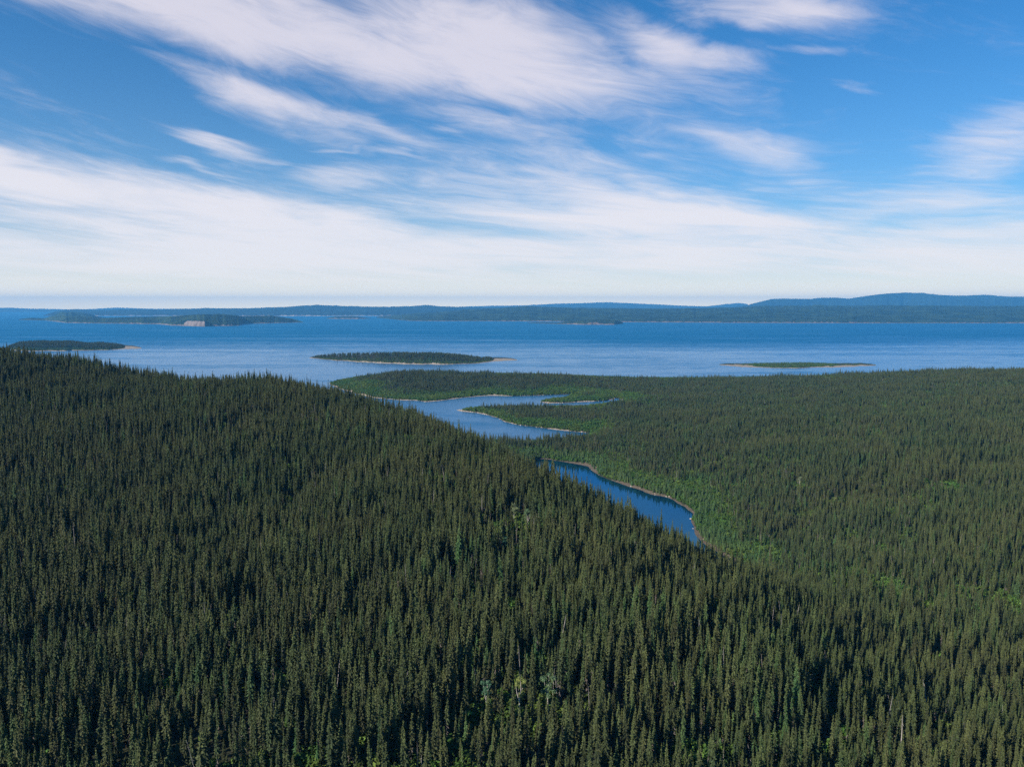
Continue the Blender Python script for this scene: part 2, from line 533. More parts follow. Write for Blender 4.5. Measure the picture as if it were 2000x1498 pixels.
def tps_fit(pts, lam=2.0):
    sc = 500.0
    p = pts[:, :2] / sc
    n = len(p)
    d2 = ((p[:, None, :] - p[None, :, :]) ** 2).sum(-1)
    Kk = 0.5 * d2 * np.log(d2 + 1e-12) + np.eye(n) * lam * 1e-3
    Pm = np.hstack([np.ones((n, 1)), p])
    A = np.block([[Kk, Pm], [Pm.T, np.zeros((3, 3))]])
    w = np.linalg.solve(A, np.concatenate([pts[:, 2], np.zeros(3)]))

    def ev(x, y):
        x = np.asarray(x, float) / sc; y = np.asarray(y, float) / sc
        r = w[n] + w[n + 1] * x + w[n + 2] * y
        for i in range(n):
            q = (x - p[i, 0]) ** 2 + (y - p[i, 1]) ** 2
            r = r + w[i] * 0.5 * q * np.log(q + 1e-12)
        return r
    return ev


base_h = tps_fit(ctrl)
G = 5.0
gx = np.arange(-1700, 1900 + G, G)
gy = np.arange(-150, 2250 + G, G)
GX, GY = np.meshgrid(gx, gy)
sdc = signed_dist(cove, GX, GY)
sd = np.minimum(signed_dist(mainland, GX, GY), -sdc)
bank_a = np.clip((sdc + 40) / 10, 0, 1)
sd = sd + 5.0 * fbm(GX / 22, GY / 22, 3, 3) + 4.0 * fbm(GX / 60, GY / 60, 5, 2)
bz = np.clip(base_h(GX, GY), 1.2, 170)
bz = bz + (5.0 + 5.0 * np.clip((GX - 100) / 200, 0, 1)) * fbm(GX / 120, GY / 120, 9, 3) * np.clip(bz / 30, 0.15, 1)
cap = 0.25 + 0.16 * np.clip(sd, 0, 14) + 0.18 * bank_a * np.clip(sd - 2.5, 0, 12) + 0.42 * np.clip(sd - 8, 0, None) + 0.4 * np.clip(sd - 35, 0, None)
k = 4.0
mn = -np.log(np.exp(-bz / k) + np.exp(-cap / k)) * k if False else np.minimum(bz, cap)
soft = np.clip(1 - np.abs(bz - cap) / 10.0, 0, 1)
mn = mn - soft * soft * 10.0 / 4.0 * np.clip(mn / 10, 0, 1)
LZ = np.where(sd > 0, np.maximum(mn, 0.12 + 0.05 * np.clip(sd, 0, 10)), np.clip(sd * 0.35, -6, -0.05))
ny, nx = GX.shape
vid = np.arange(nx * ny).reshape(ny, nx)
quads = np.stack([vid[:-1, :-1], vid[:-1, 1:], vid[1:, 1:], vid[1:, :-1]], -1).reshape(-1, 4)
zq = LZ.ravel()[quads].max(1)
quads = quads[zq > -3.0]
def beach_of(x, y):
    return 1.7 + 20 * fbm(x / 38, y / 38, 21, 3) + np.clip((y - 1100) / 600, 0, 1) * 1.5 + np.where((y < 1050) & (x > 20), 2.0, 0)


beach_w = beach_of(GX, GY)
shore_a = np.clip((beach_w + 2 - sd) / 4.0, 0, 1) * (sd < 40)
land = link('forest_ground', mesh_from('forest_ground', np.stack([GX, GY, LZ], -1).reshape(-1, 3), quads, [M_GROUND], attrs={'shore': shore_a.ravel(), 'mud': bank_a.ravel()}, smooth=True))
tag(land, 'hilly mainland floor under the spruce forest with pale stony shores', 'ground', kind='structure')

# grown a little so the sheet runs under the banks
import bmesh
qc = np.stack([vid[:-1, :-1], vid[:-1, 1:], vid[1:, 1:], vid[1:, :-1]], -1).reshape(-1, 4)
qc = qc[sdc.ravel()[qc].max(1) > -14]
used, inv = np.unique(qc, return_inverse=True)
cvv = np.stack([GX.ravel()[used], GY.ravel()[used], np.full(len(used), 0.03)], -1)
cove_o = link('cove_water', mesh_from('cove_water', cvv, inv.reshape(-1, 4), [M_COVE], smooth=True))
tag(cove_o, 'calm dark blue cove curving below the wooded slope', 'cove', kind='structure')


def sample(grid, x, y):
    fx = (np.asarray(x) - gx[0]) / G; fy = (np.asarray(y) - gy[0]) / G
    ix = np.clip(fx.astype(int), 0, nx - 2); iy = np.clip(fy.astype(int), 0, ny - 2)
    tx = fx - ix; ty = fy - iy
    return (grid[iy, ix] * (1 - tx) + grid[iy, ix + 1] * tx) * (1 - ty) + (grid[iy + 1, ix] * (1 - tx) + grid[iy + 1, ix + 1] * tx) * ty


# ------------------------------------------------------------------ islands and far land: lofted from their shore and their skyline
def loft(name, near, top, front, back, treeh, mat, dpx=2.0, nf=16, nb=8, rough=0.6, canopy=0.0, relief=0.0, cliff=None, beach=0.06, endw=0.25, label='', cat='', ridge_noise=0.1, shore_rows=True):
    n = np.array(near, float); tp = np.array(top, float)
    px = np.arange(n[0, 0], n[-1, 0] + dpx, dpx)
    sj = 1.5 if treeh else 0.4
    py = np.interp(px, n[:, 0], n[:, 1]) + sj * fbm(px / 14, px * 0 + n[0, 0], 91, 3)
    ty = np.interp(px, tp[:, 0], tp[:, 1]) + 0.8 * sj * fbm(px / 22, px * 0 + n[0, 1], 92, 3)
    Y0 = CAM_H / slope_of(py)
    lat = lateral(px, py)
    s = (px - px[0]) / (px[-1] - px[0])
    e = np.clip(np.minimum(s, 1 - s) / endw, 0, 1)
    e = np.sqrt(1 - (1 - e) ** 2)
    nz = fbm(px / 9 + 31, px * 0 + 3.7, 5, 3)
    Y1 = Y0 + front * np.maximum(e, 0.05) * (1 + ridge_noise * nz)
    Y2 = Y1 + back * np.maximum(e, 0.05)
    zt = CAM_H - Y1 * slope_of(ty)
    z1 = np.maximum(np.where(zt > treeh * 1.3, zt - treeh, zt * 0.231), 0.4) if treeh else np.maximum(zt, 0.4)
    allow = np.clip((zt - z1) / max(treeh, 1), 0.08, 1)
    rows = []
    prof = [(-0.03, -4.0)]
    ss = np.linspace(0, 1, nf) ** 1.15
    V = []; A = []
    def row(Y, z, a):
        V.append(np.stack([lat * Y, Y, z], -1)); A.append(a)
    row(Y0 - 2, np.full_like(px, -3.0), np.ones_like(px))
    for q in ss:
        Y = Y0 + (Y1 - Y0) * q
        shape = np.sin(q * math.pi / 2) ** 0.85
        if cliff is not None:
            inside = np.clip((1 - np.abs((px - cliff[0]) / cliff[1])) * 2.2 + 1.1 * fbm(px / 7, px * 0 + 5, 12, 2), 0, 1)
            shape = np.maximum(shape, inside * min(q / 0.05, 1.0) * 0.50)
        z = z1 * shape
        xx = lat * Y
        z = z + rough * np.minimum(1, z / 12) * 12 * fbm(xx / 160, Y / 160, 40, 3) * (1 if q < 0.97 else 0.4)
        if canopy:
            z = z + canopy * np.clip(z / 15, 0, 1) * (rng.random(len(px)) - 0.35) * (1 - 0.6 * (q > 0.98))
        if relief:
            z = z + relief * np.clip(z / 40, 0, 1) * fbm(xx / 420, Y / 420, 51, 4) * (1.6 if q < 0.9 else 0.5)
        z = np.maximum(z, 0.3 if q > 0 else 0.05)
        a = np.full_like(px, 1.0 if q < beach else 0.0)
        if q < beach * 2.2:
            a = np.maximum(a, (fbm(px / 5, px * 0 + q * 9, 77, 2) > 0.02) * 1.0)
        a = np.where((z < min(0.5, 0.085 * treeh)) & (treeh > 0), 1.0, a)
        if cliff is not None:
            a = np.maximum(a, (inside > 0.3) * (q <= cliff[2]) * 1.0)
        row(Y, z, a)
    for j in range(1, nb + 1):
        q = j / nb
        Y = Y1 + (Y2 - Y1) * q
        z = np.maximum(z1 * math.cos(q * math.pi / 2), -0.5 if q == 1 else 0.3)
        row(Y, z - (3.0 if q == 1 else 0), np.full_like(px, 1.0 if q > 0.95 else 0.0))
    m_ = len(px); R = len(V)
    ids = np.arange(R * m_).reshape(R, m_)
    q4 = np.stack([ids[:-1, :-1], ids[:-1, 1:], ids[1:, 1:], ids[1:, :-1]], -1).reshape(-1, 4)
    VV = np.concatenate(V); AA = np.concatenate(A)
    o = link(name, mesh_from(name, VV, q4, [mat], attrs={'shore': AA}, smooth=False))
    tag(o, label, cat, kind='structure')
    return np.stack(V), np.stack(A), allow


isl = []
isl.append(loft('island', [(8, 682), (30, 685), (60, 686), (100, 686), (150, 685), (200, 684), (240, 682.5), (276, 681)],
                [(8, 680), (15, 677), (40, 668), (80, 666), (140, 666), (170, 670), (200, 669.5), (240, 674), (258, 678), (276, 680.5)], 330, 150, 9, M_GROUND, 1.5,
                label='low wooded island behind the ridge at the left edge of the photo', cat='island'))
isl.append(loft('island', [(604, 699.5), (640, 703), (700, 707), (760, 710), (820, 712), (880, 712), (930, 710), (965, 706), (990, 705), (1010, 704)],
                [(604, 699), (615, 695), (640, 692), (700, 689), (760, 688), (800, 688), (860, 689), (900, 693), (940, 699), (955, 698), (975, 702.5), (1010, 703.8)], 200, 120, 10, M_GROUND, 1.5,
                label='long wooded island with a green front in the middle of the lake', cat='island', endw=0.3))
isl.append(loft('island', [(1405, 713), (1450, 717), (1500, 718.5), (1555, 719.5), (1580, 718), (1640, 717.5), (1710, 714)],
                [(1405, 713), (1430, 712), (1480, 710), (1550, 708.5), (1580, 709), (1640, 711.5), (1670, 713.4), (1710, 714)], 150, 60, 4, M_GROUND, 1.5,
                label='flat bare-shored low island on the right of the lake', cat='island', endw=0.35, beach=0.12))
# the far wooded island with the pale cliff
loft('island', [(36, 625), (60, 625.5), (90, 626), (130, 631), (200, 632), (250, 632.5), (310, 633.5), (335, 636), (400, 638), (445, 637), (466, 636.5), (475, 633), (540, 631.5), (592, 630)],
     [(36, 624), (60, 621), (85, 622), (110, 617.5), (150, 617), (200, 621), (250, 620), (330, 618), (380, 615), (430, 614), (470, 617.5), (530, 617), (570, 622.5), (592, 629)], 1100, 900, 0, M_FARWOOD, 1.0, 80, 6, canopy=6, relief=14, cliff=(384, 32, 0.07), beach=0.03, endw=0.12,
     label='far wooded island with a pale rock cliff on its shore', cat='island')
loft('hill', [(92, 622), (130, 624), (180, 624), (215, 623)],
     [(92, 621), (105, 615), (122, 610), (150, 610), (170, 613), (190, 618), (215, 622.5)], 900, 800, 0, M_FARWOOD, 1.0, 60, 6, canopy=6, relief=16, beach=0.02, endw=0.3,
     label='dark rounded hill behind the cliff island at the left', cat='hill')
# the far dark ridge
loft('hill', [(85, 617), (300, 617), (560, 617.5), (760, 617), (1000, 616)],
     [(85, 616), (100, 611), (125, 605), (150, 604), (200, 606.5), (230, 605), (260, 604), (300, 605), (400, 602.5), (480, 602.5), (560, 600), (590, 597), (620, 596), (660, 598), (720, 599.5), (760, 600), (800, 598.5), (830, 596), (850, 598), (900, 600), (1000, 604)], 4200, 3000, 0, M_FARHILL, 1.5, 80, 6, canopy=4, relief=35, beach=0.012, endw=0.06,
     label='long dark blue ridge along the far shore on the left', cat='hill')
loft('island', [(636, 622), (660, 623.3), (700, 623.3), (724, 622.5)], [(636, 622), (655, 618.5), (690, 618), (705, 619.5), (724, 622)], 420, 300, 0, M_FARWOOD, 1.0, 10, 5, canopy=6, beach=0.10, endw=0.3,
     label='small flat islet in front of the far dark ridge', cat='island')
# the far shore on the right
loft('far_shore', [(735, 621), (770, 624), (800, 627), (860, 627.5), (950, 627.5), (1050, 628), (1150, 629), (1300, 630), (1500, 631), (1700, 631.5), (2000, 631.5), (2300, 631)],
     [(735, 620), (770, 616), (800, 613), (850, 610), (900, 606), (960, 603), (1000, 600.5), (1030, 598.5), (1060, 600), (1120, 601.5), (1250, 602.5), (1330, 603), (1420, 601), (1500, 598.5), (1600, 597.5), (1750, 597), (1900, 598), (2000, 598.5), (2300, 598)], 4200, 2500, 0, M_FARWOOD, 1.5, 170, 6, canopy=4, relief=30, beach=0.008, endw=0.04,
     label='long wooded far shore across the right half of the lake', cat='shore')
loft('headland', [(1030, 631), (1090, 633), (1140, 634.5), (1200, 634.5), (1217, 632)], [(1030, 630.5), (1090, 630.5), (1110, 627), (1150, 624.5), (1190, 624.5), (1210, 627), (1217, 630)], 420, 300, 0, M_FARWOOD, 1.0, 14, 5, canopy=5, cliff=(1160, 14, 0.085), beach=0.08, endw=0.15,
     label='small headland with a pink rock face below the far right shore', cat='headland')
# hills behind everything
loft('hill', [(780, 610), (1000, 610), (1300, 610), (1480, 610)],
     [(780, 604), (900, 599), (960, 597.5), (1020, 597), (1060, 595), (1110, 593), (1190, 590.5), (1230, 592.5), (1280, 594.5), (1340, 597.5), (1380, 598.5), (1410, 595), (1440, 592), (1455, 593.5), (1480, 600)], 3500, 3500, 0, M_FARHILL, 2.0, 24, 6, canopy=6, relief=40, beach=0.0, endw=0.05,
     label='low blue hills behind the far shore in the middle', cat='hill')
loft('mountain', [(1440, 614), (1700, 614), (2000, 614), (2400, 614)],
     [(1440, 602), (1470, 593), (1505, 585), (1530, 583.5), (1580, 584.5), (1600, 582.5), (1630, 581.5), (1655, 583.5), (1690, 578.5), (1730, 573.5), (1765, 572), (1800, 573), (1830, 576), (1860, 578), (1890, 578), (1925, 576.5), (1960, 579), (2000, 580), (2100, 577), (2300, 585), (2400, 596)], 2200, 4000, 0, M_FARHILL, 2.0, 30, 6, canopy=6, relief=40, beach=0.0, endw=0.05,
     label='highest pale blue mountain on the right horizon', cat='mountain')
loft('hill', [(-500, 609.5), (0, 609.5), (200, 609.5), (420, 609.5)],
     [(-500, 602), (-100, 602), (20, 601.5), (60, 603), (130, 604.5), (180, 604), (230, 601), (300, 603.5), (420, 604)], 3000, 2500, 0, M_FARHILL, 2.0, 14, 6, canopy=6, relief=40, beach=0.0, endw=0.05,
     label='faint blue hills on the horizon at the left edge of the photo', cat='hill')


# ------------------------------------------------------------------ plants: prototypes
def tube(V, F, pts, rad, sides=5):
    base = len(V)
    for (p, r) in zip(pts, rad):
        for k_ in range(sides):
            a = 2 * math.pi * k_ / sides
            V.append((p[0] + r * math.cos(a), p[1] + r * math.sin(a), p[2]))
    for i in range(len(pts) - 1):
        for k_ in range(sides):
            a = base + i * sides + k_; b = base + i * sides + (k_ + 1) % sides
            F.append((a, b, b + sides, a + sides))


def spruce_geo(rnd, h, rmax, slim, gap, bare, club, dens=1.0, lean=0.0):
    """Crown (needle boughs), twigs (bare lower boughs) and trunk of one black spruce."""
    CV, CF, TV, TF, WV, WF = [], [], [], [], [], []
    lx = lean * math.cos(1.3); ly = lean * math.sin(1.3)
    tube(TV, TF, [(0, 0, -0.6), (lx * 0.5 * 0.25, ly * 0.25 * 0.5, h * 0.5), (lx, ly, h * 0.985)], [0.11 + h * 0.003, 0.08, 0.015], 5)
    z = h * bare * 0.5
    while z < h * 0.985:
        t_ = z / h
        env = min(1.0, ((1 - t_) * slim)) ** 0.92
        env *= 0.55 + 0.45 * min(1, max(0, (t_ - bare * 0.5) / 0.25))
        r = rmax * env
        if club and 0.86 < t_ < 0.96:
            r = max(r, rmax * 0.34)
        r = max(r, 0.10)
        dead = t_ < bare * (0.8 + 0.5 * rnd.random())
        ox = lx * t_ * t_; oy = ly * t_ * t_
        nb = 3 if dead else max(4, int(round((4.4 + 2.2 * r) * dens)))
        a0 = rnd.random() * 6.28
        for k_ in range(nb):
            if rnd.random() < gap:
                continue
            a = a0 + 6.283 * k_ / nb + rnd.uniform(-0.4, 0.4)
            L = r * rnd.uniform(0.6, 1.28)
            wd = (0.20 * L + 0.10) * (0.35 if dead else 1.0)
            dr = (0.42 if t_ < 0.7 else 0.1 if t_ < 0.88 else -0.35) * L * rnd.uniform(0.6, 1.4)
            c, s_ = math.cos(a), math.sin(a)
            V, F = (WV, WF) if dead else (CV, CF)
            zz = z + rnd.uniform(-0.15, 0.15)
            b = len(V)
            m_ = 0.55 * L
            V += [(ox, oy, zz + 0.12), (ox + c * m_ - s_ * wd, oy + s_ * m_ + c * wd, zz - dr * 0.55 - 0.16), (ox + c * L, oy + s_ * L, zz - dr), (ox + c * m_ + s_ * wd, oy + s_ * m_ - c * wd, zz - dr * 0.55 - 0.16), (ox + c * m_, oy + s_ * m_, zz - dr * 0.45 + 0.06)]
            F += [(b, b + 4, b + 1), (b + 1, b + 4, b + 2), (b, b + 3, b + 4), (b + 4, b + 3, b + 2)]
        z += rnd.uniform(0.21, 0.34) * (0.8 if t_ > 0.75 else 1.0) * (1.5 if dead else 1.0)
    # leader
    b = len(CV)
    CV += [(lx - 0.11, ly, h * 0.955), (lx + 0.09, ly + 0.09, h * 0.955), (lx + 0.03, ly - 0.11, h * 0.955), (lx, ly, h)]
    CF += [(b, b + 1, b + 3), (b + 1, b + 2, b + 3), (b + 2, b, b + 3)]
    return (CV, CF), (WV, WF), (TV, TF)


def join_geo(name, parts):
    V, F, mi, mats = [], [], [], []
    for i, ((v, f), m) in enumerate(parts):
        if not v:
            continue
        o = len(V)
        V += v
        F += [tuple(x + o for x in q) for q in f]
        mi += [len(mats)] * len(f)
        mats.append(m)
    return mesh_from(name, V, F, mats, mi)


protos = []          # (crown mesh, trunk mesh, joined mesh, height, kind words)
looks = [
    # h, rmax, slim, gap, bare, club, lean, words
    (13.0, 1.05, 3.0, 0.08, 0.18, 1, 0.0, 'tall narrow'),
    (12.0, 0.95, 3.4, 0.16, 0.25, 1, 0.25, 'ragged narrow'),
    (14.0, 1.25, 2.6, 0.08, 0.20, 0, 0.0, 'tall full'),
    (11.0, 1.20, 2.2, 0.05, 0.12, 0, -0.2, 'bushy pointed'),
    (13.5, 0.80, 3.8, 0.18, 0.32, 1, 0.35, 'thin lanky'),
    (10.0, 1.05, 2.4, 0.06, 0.12, 0, 0.0, 'short full'),
    (14.5, 1.00, 3.2, 0.22, 0.38, 1, -0.3, 'tall sparse'),
    (12.5, 1.15, 2.8, 0.10, 0.20, 1, 0.15, 'club topped'),
    (9.0, 1.55, 1.7, 0.06, 0.10, 0, 0.1, 'broad low'),
    (15.5, 1.35, 2.3, 0.12, 0.22, 0, -0.15, 'tall broad'),
    (12.5, 0.75, 3.4, 0.34, 0.50, 1, 0.5, 'half bare'),
    (11.5, 1.10, 1.9, 0.07, 0.14, 0, 0.0, 'cone shaped'),
]
rnd = random.Random(11)
for i, (h, r, sl, gp, br, cl, ln, words) in enumerate(looks):
    cr, tw, tr = spruce_geo(rnd, h, r, sl, gp, br, cl, 1.0, ln)
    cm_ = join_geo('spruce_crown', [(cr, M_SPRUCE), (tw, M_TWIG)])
    tm_ = join_geo('spruce_trunk', [(tr, M_BARK)])
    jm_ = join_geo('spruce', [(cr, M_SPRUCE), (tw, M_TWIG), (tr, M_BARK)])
    protos.append((cm_, tm_, jm_, h, words))
firs = []
for i in range(3):
    h = (6.5, 8.0, 5.0)[i]
    cr, tw, tr = spruce_geo(rnd, h, 1.45, 1.5, 0.03, 0.06, 0, 1.15)
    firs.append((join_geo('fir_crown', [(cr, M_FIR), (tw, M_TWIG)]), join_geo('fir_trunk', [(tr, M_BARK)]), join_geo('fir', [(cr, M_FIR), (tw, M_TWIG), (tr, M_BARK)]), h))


V, F = [], []
tube(V, F, [(0, 0, -0.5), (0.1, 0.05, 5.0), (0.05, 0.1, 10.5)], [0.13, 0.10, 0.03], 5)
for k_ in range(12):
    q = rnd.uniform(3.5, 9.8); a = rnd.random() * 6.28; L_ = rnd.uniform(0.3, 0.9)
    tube(V, F, [(0.08, 0.06, q), (0.08 + L_ * math.cos(a), 0.06 + L_ * math.sin(a), q - 0.25)], [0.035, 0.01], 3)
pole_mesh = mesh_from('dead_pole', V, F, [M_DEAD])


def leaf_cloud(rnd, n, clumps, size):
    V, F = [], []
    for _ in range(n):
        c = rnd.choice(clumps)
        while True:
            p = [rnd.uniform(-1, 1) for _ in range(3)]
            l2 = sum(q * q for q in p)
            if 0.25 < l2 < 1:
                break
        x, y, z = (c[0] + p[0] * c[3], c[1] + p[1] * c[3], c[2] + p[2] * c[4])
        if z < 0.02:
            z = 0.02 + rnd.random() * 0.2
        s_ = size * rnd.uniform(0.6, 1.3)
        a = Vector((p[0] + rnd.uniform(-.6, .6), p[1] + rnd.uniform(-.6, .6), p[2] + 0.4 + rnd.uniform(-.6, .6))).normalized()
        t1 = a.orthogonal().normalized() * s_
        t2 = a.cross(t1).normalized() * s_ * 0.7
        b = len(V)
        q = Vector((x, y, z))
        V += [tuple(q - t1), tuple(q + t2 * 0.9 + a * 0.1), tuple(q + t1), tuple(q - t2)]
        F.append((b, b + 1, b + 2, b + 3))
    return V, F


shrubs = []
for i in range(4):
    cl = []
    for _ in range(5):
        a = rnd.random() * 6.28; rr = rnd.uniform(0, 1.2)
        cl.append((rr * math.cos(a), rr * math.sin(a), rnd.uniform(0.8, 1.9), rnd.uniform(0.7, 1.1), rnd.uniform(0.7, 1.0)))
    g = leaf_cloud(rnd, 230, cl, 0.24)
    shrubs.append(join_geo('shrub', [(g, M_ALDER)]))

# single trees and stones that stand out: found on the ground from where their top shows
def stand(px, py, h, y0=120.0):
    Y = np.arange(y0, 1500, 0.5)
    lx = (px - 1000.0) / FOC
    x = lx * Y * 1.0
    for _ in range(3):
        z = sample(LZ, x, Y) + h
        f = Y * cp - (z - CAM_H) * sp
        x = lx * f
    qx, qy, _ = project(x, Y, z)
    k_ = np.nonzero(qy <= py)[0]
    j = k_[0] if len(k_) else len(Y) - 1
    return float(x[j]), float(Y[j]), float(z[j] - h)


birches = [  # px, py of the top, height, crown look, label
    (1015, 1322, 14.5, 1, 'pale yellow-green birch with a forked white trunk, brightest in the foreground'),
    (1070, 1316, 14.0, 2, 'grey-green birch with two pale trunks right of the yellow-green birch'),
    (950, 1326, 12.5, 3, 'faded blue-green birch left of the yellow-green birch'),
    (1004, 980, 13.5, 4, 'pale thin birch standing on the slope left of the cove'),
    (1031, 994, 12.5, 2, 'small birch with a bare white trunk right of the pale thin birch'),
    (985, 1048, 10.0, 3, 'low round blue-green birch among spruces below the pale thin birch'),
    (1562, 930, 14.0, 4, 'lone whitish birch on the right slope beyond the cove'),
    (1630, 970, 8.0, 1, 'bright green young birch on the right slope'),
]
snags = [  # px, py of the top, height, lean in x, label
    (66, 812, 12.0, 0.5, 'grey dead trunk at the left edge below the ridge'),
    (72, 818, 11.0, -0.6, 'pale dead trunk beside the grey one at the left edge'),
    (98, 812, 12.5, 1.6, 'slanting dead trunk left of the most tilted one'),
    (137, 806, 12.0, 0.7, 'upright white dead trunk near the most tilted one'),
    (165, 815, 13.0, 3.6, 'most tilted bleached dead trunk on the left slope'),
    (389, 822, 13.0, 0.2, 'pale dead trunk standing alone below the low ridge'),
    (713, 790, 13.0, 0.2, 'white dead trunk high on the slope left of the inlet'),
    (1090, 1200, 16.0, 2.6, 'tall leaning dead spruce above the birches'),
    (1548, 1180, 15.0, 2.8, 'leaning bare dead trunk in the open patch on the right'),
    (1525, 1172, 14.0, -0.8, 'straight bare dead trunk left of the leaning one on the right'),
    (1815, 1325, 15.0, -2.2, 'bent grey dead trunk near the right lower corner'),
    (640, 1240, 14.0, 0.6, 'thin grey dead trunk among dark spruces at lower left'),
    (780, 1310, 14.0, 2.4, 'slanting dead trunk left of the birches'),
    (1760, 1395, 13.0, 0.4, 'grey dead trunk by the right lower corner, left of the bent one'),
]
stones = [  # px, py, size, label
    (1809, 1186, 1.5, 'pale boulder in a gap of the right slope, largest of a pair'),
    (1818, 1194, 1.1, 'smaller pale boulder beside the larger one on the right slope'),
    (1909, 1155, 1.5, 'whitish boulder higher up near the right edge'),
    (1951, 1161, 0.9, 'small tan boulder right of the whitish boulder'),
    (1980, 1183, 1.0, 'small white boulder closest to the right edge'),
]
b_at = [stand(q[0], q[1], q[2]) for q in birches]
s_at = [stand(q[0], q[1], q[2]) for q in snags]
r_at = [stand(q[0], q[1], q[2] * 0.6) for q in stones]
GLADES = [(p[0], p[1], 9.0) for p in b_at]
for gp in [(905, 1285, 5, 12), (1045, 1285, 5, 9), (1000, 1395, 4, 9), (1350, 1480, 4, 10), (900, 1480, 4, 9), (610, 1485, 4, 7), (1560, 1440, 4, 9), (1930, 1200, 4, 14), (1740, 1165, 4, 16), (1330, 1330, 4, 8), (1480, 1090, 4, 25), (210, 800, 4, 22), (850, 860, 4, 22), (950, 900, 4, 18), (60, 790, 4, 20), (480, 1280, 4, 6), (1840, 1400, 4, 8)]:
    q = stand(gp[0], gp[1], gp[2])
    GLADES.append((q[0], q[1], gp[3]))


FRESH = []
for gp in [(1480, 1075), (1530, 1090), (1590, 1105), (1650, 1118), (1710, 1128), (1780, 1140), (1850, 1150), (1920, 1162), (1990, 1175), (1600, 1060), (1750, 1080), (1900, 1090)]:
    q = stand(gp[0], gp[1], 6.0, 330.0)
    FRESH.append((q[0], q[1], 24.0))


def fresh(x, y):
    g = 0
    for (gx_, gy_, gr) in FRESH:
        g = np.maximum(g, np.exp(-((x - gx_) ** 2 + (y - gy_) ** 2) / gr ** 2))
    return g * np.clip(0.6 + 2.2 * fbm(x / 18, y / 18, 97, 2), 0, 1)


def glade(x, y):
    g = 0
    for (gx_, gy_, gr) in GLADES:
        g = np.maximum(g, np.exp(-((x - gx_) ** 2 + (y - gy_) ** 2) / gr ** 2))
    return g


# ------------------------------------------------------------------ where plants stand on the mainland
STEP = 2.15


def jitter_grid(x0, x1, y0, y1, step):
    xs = np.arange(x0, x1, step); ys = np.arange(y0, y1, step)
    X, Y = np.meshgrid(xs, ys)
    X = X + (rng.random(X.shape) - 0.5) * step * 1.25
    Y = Y + (rng.random(Y.shape) - 0.5) * step * 1.25
    return X.ravel(), Y.ravel()


xs, ys = [], []
for (a, b, st) in [(70, 420, 2.0), (420, 800, 2.2), (800, 1250, 2.6), (1250, 2200, 3.0)]:
    hw = 0.66 * b + 90
    x, y = jitter_grid(-hw, hw, a, b, st)
    keep = np.abs(x) < 0.66 * y + 90
    xs.append(x[keep]); ys.append(y[keep])
TX = np.concatenate(xs); TY = np.concatenate(ys)
tsd = sample(sd, TX, TY); tz = sample(LZ, TX, TY)
gap_n = fbm(TX / 14, TY / 14, 61, 3)              # natural gaps in the stand
big_n = fbm(TX / 60, TY / 60, 62, 2)
def fringe_of(x, y):                              # how far the green fringe reaches inland
    w = 40 + 45 * np.clip((y - 1540) / 100, 0, 1)
    return np.clip(w * (1 + 1.9 * fbm(x / 70, y / 70, 63, 3)), 8, 160)


fringe = fringe_of(TX, TY)
p_keep = np.clip(0.80 + 2.3 * gap_n + 0.8 * big_n, 0.05, 1.0)
p_keep = p_keep * (1 - 0.55 * glade(TX, TY)) * (1 - 0.5 * fresh(TX, TY))
p_keep = p_keep * np.clip((tsd - 0.35 * fringe) / (0.9 * fringe), np.where(TY < 1100, 0.42 + 0.3 * (tsd < 18), 0.05), 1.0)
ok = (tsd > np.where(TY < 1100, 3.5, 7)) & (rng.random(len(TX)) < p_keep)
TX, TY, tz, tsd, fringe = TX[ok], TY[ok], tz[ok], tsd[ok], fringe[ok]

# thin the stands that lie hidden behind a ridge
NU = 700
ub = np.linspace(-0.8, 0.8, NU)
yb = np.arange(60, 2200, 10.0)
UU, YY = np.meshgrid(ub, yb)
zz = sample(LZ, UU * YY, YY)
sl = (np.maximum(zz, 0) + 6 - CAM_H) / YY
run = np.maximum.accumulate(sl, axis=0)
ui = np.clip(((TX / TY + 0.8) / 1.6 * (NU - 1)).astype(int), 0, NU - 1)
yi = np.clip(((TY - 60) / 10).astype(int) - 2, 0, len(yb) - 1)
vis = (tz + 15 - CAM_H) / TY > run[yi, ui] - 0.004
ok = vis | (rng.random(len(TX)) < 0.18)
TX, TY, tz, tsd, fringe, vis = TX[ok], TY[ok], tz[ok], tsd[ok], fringe[ok], vis[ok]
NT_ = len(TX)
rot = rng.random(NT_) * 6.283
hs_ = np.clip(0.97 + 0.23 * rng.standard_normal(NT_) + 0.85 * fbm(TX / 40, TY / 40, 70, 3), 0.35, 1.55)
hs_ = hs_ * (1 - 0.15 * np.clip((TY - 900) / 400, 0, 1))
wide = 0.75 * np.clip(1.0 + 0.16 * rng.standard_normal(NT_), 0.65, 1.4) * (1.0 + 0.22 * np.clip((TY - 400) / 800, 0, 1)) * np.clip(hs_, 0.7, 1.15)
kind = rng.integers(0, len(protos), NT_)
near_fr = np.exp(-np.clip(tsd - fringe, 0, None) / 25.0)
mixed = np.clip((TX - 60) / 150, 0, 1) * np.clip((TY - 300) / 200, 0, 1) * np.clip(0.5 + 3.5 * fbm(TX / 75, TY / 75, 66, 3), 0, 1)
mixed = np.maximum(mixed, np.clip(4.0 * fbm(TX / 35, TY / 35, 67, 3) - 0.75, 0, 1) * 0.8)
mixed = np.maximum(mixed, 1.6 * glade(TX, TY))
mixed = np.maximum(mixed, 1.6 * fresh(TX, TY))
fir = (rng.random(NT_) < 0.04 + 0.45 * near_fr + 0.40 * mixed + 0.6 * (tsd < 0.6 * fringe))
kind = np.where(fir, len(protos) + rng.integers(0, 3, NT_), kind)
hs_ = np.where(fir, hs_ * 1.05, hs_)
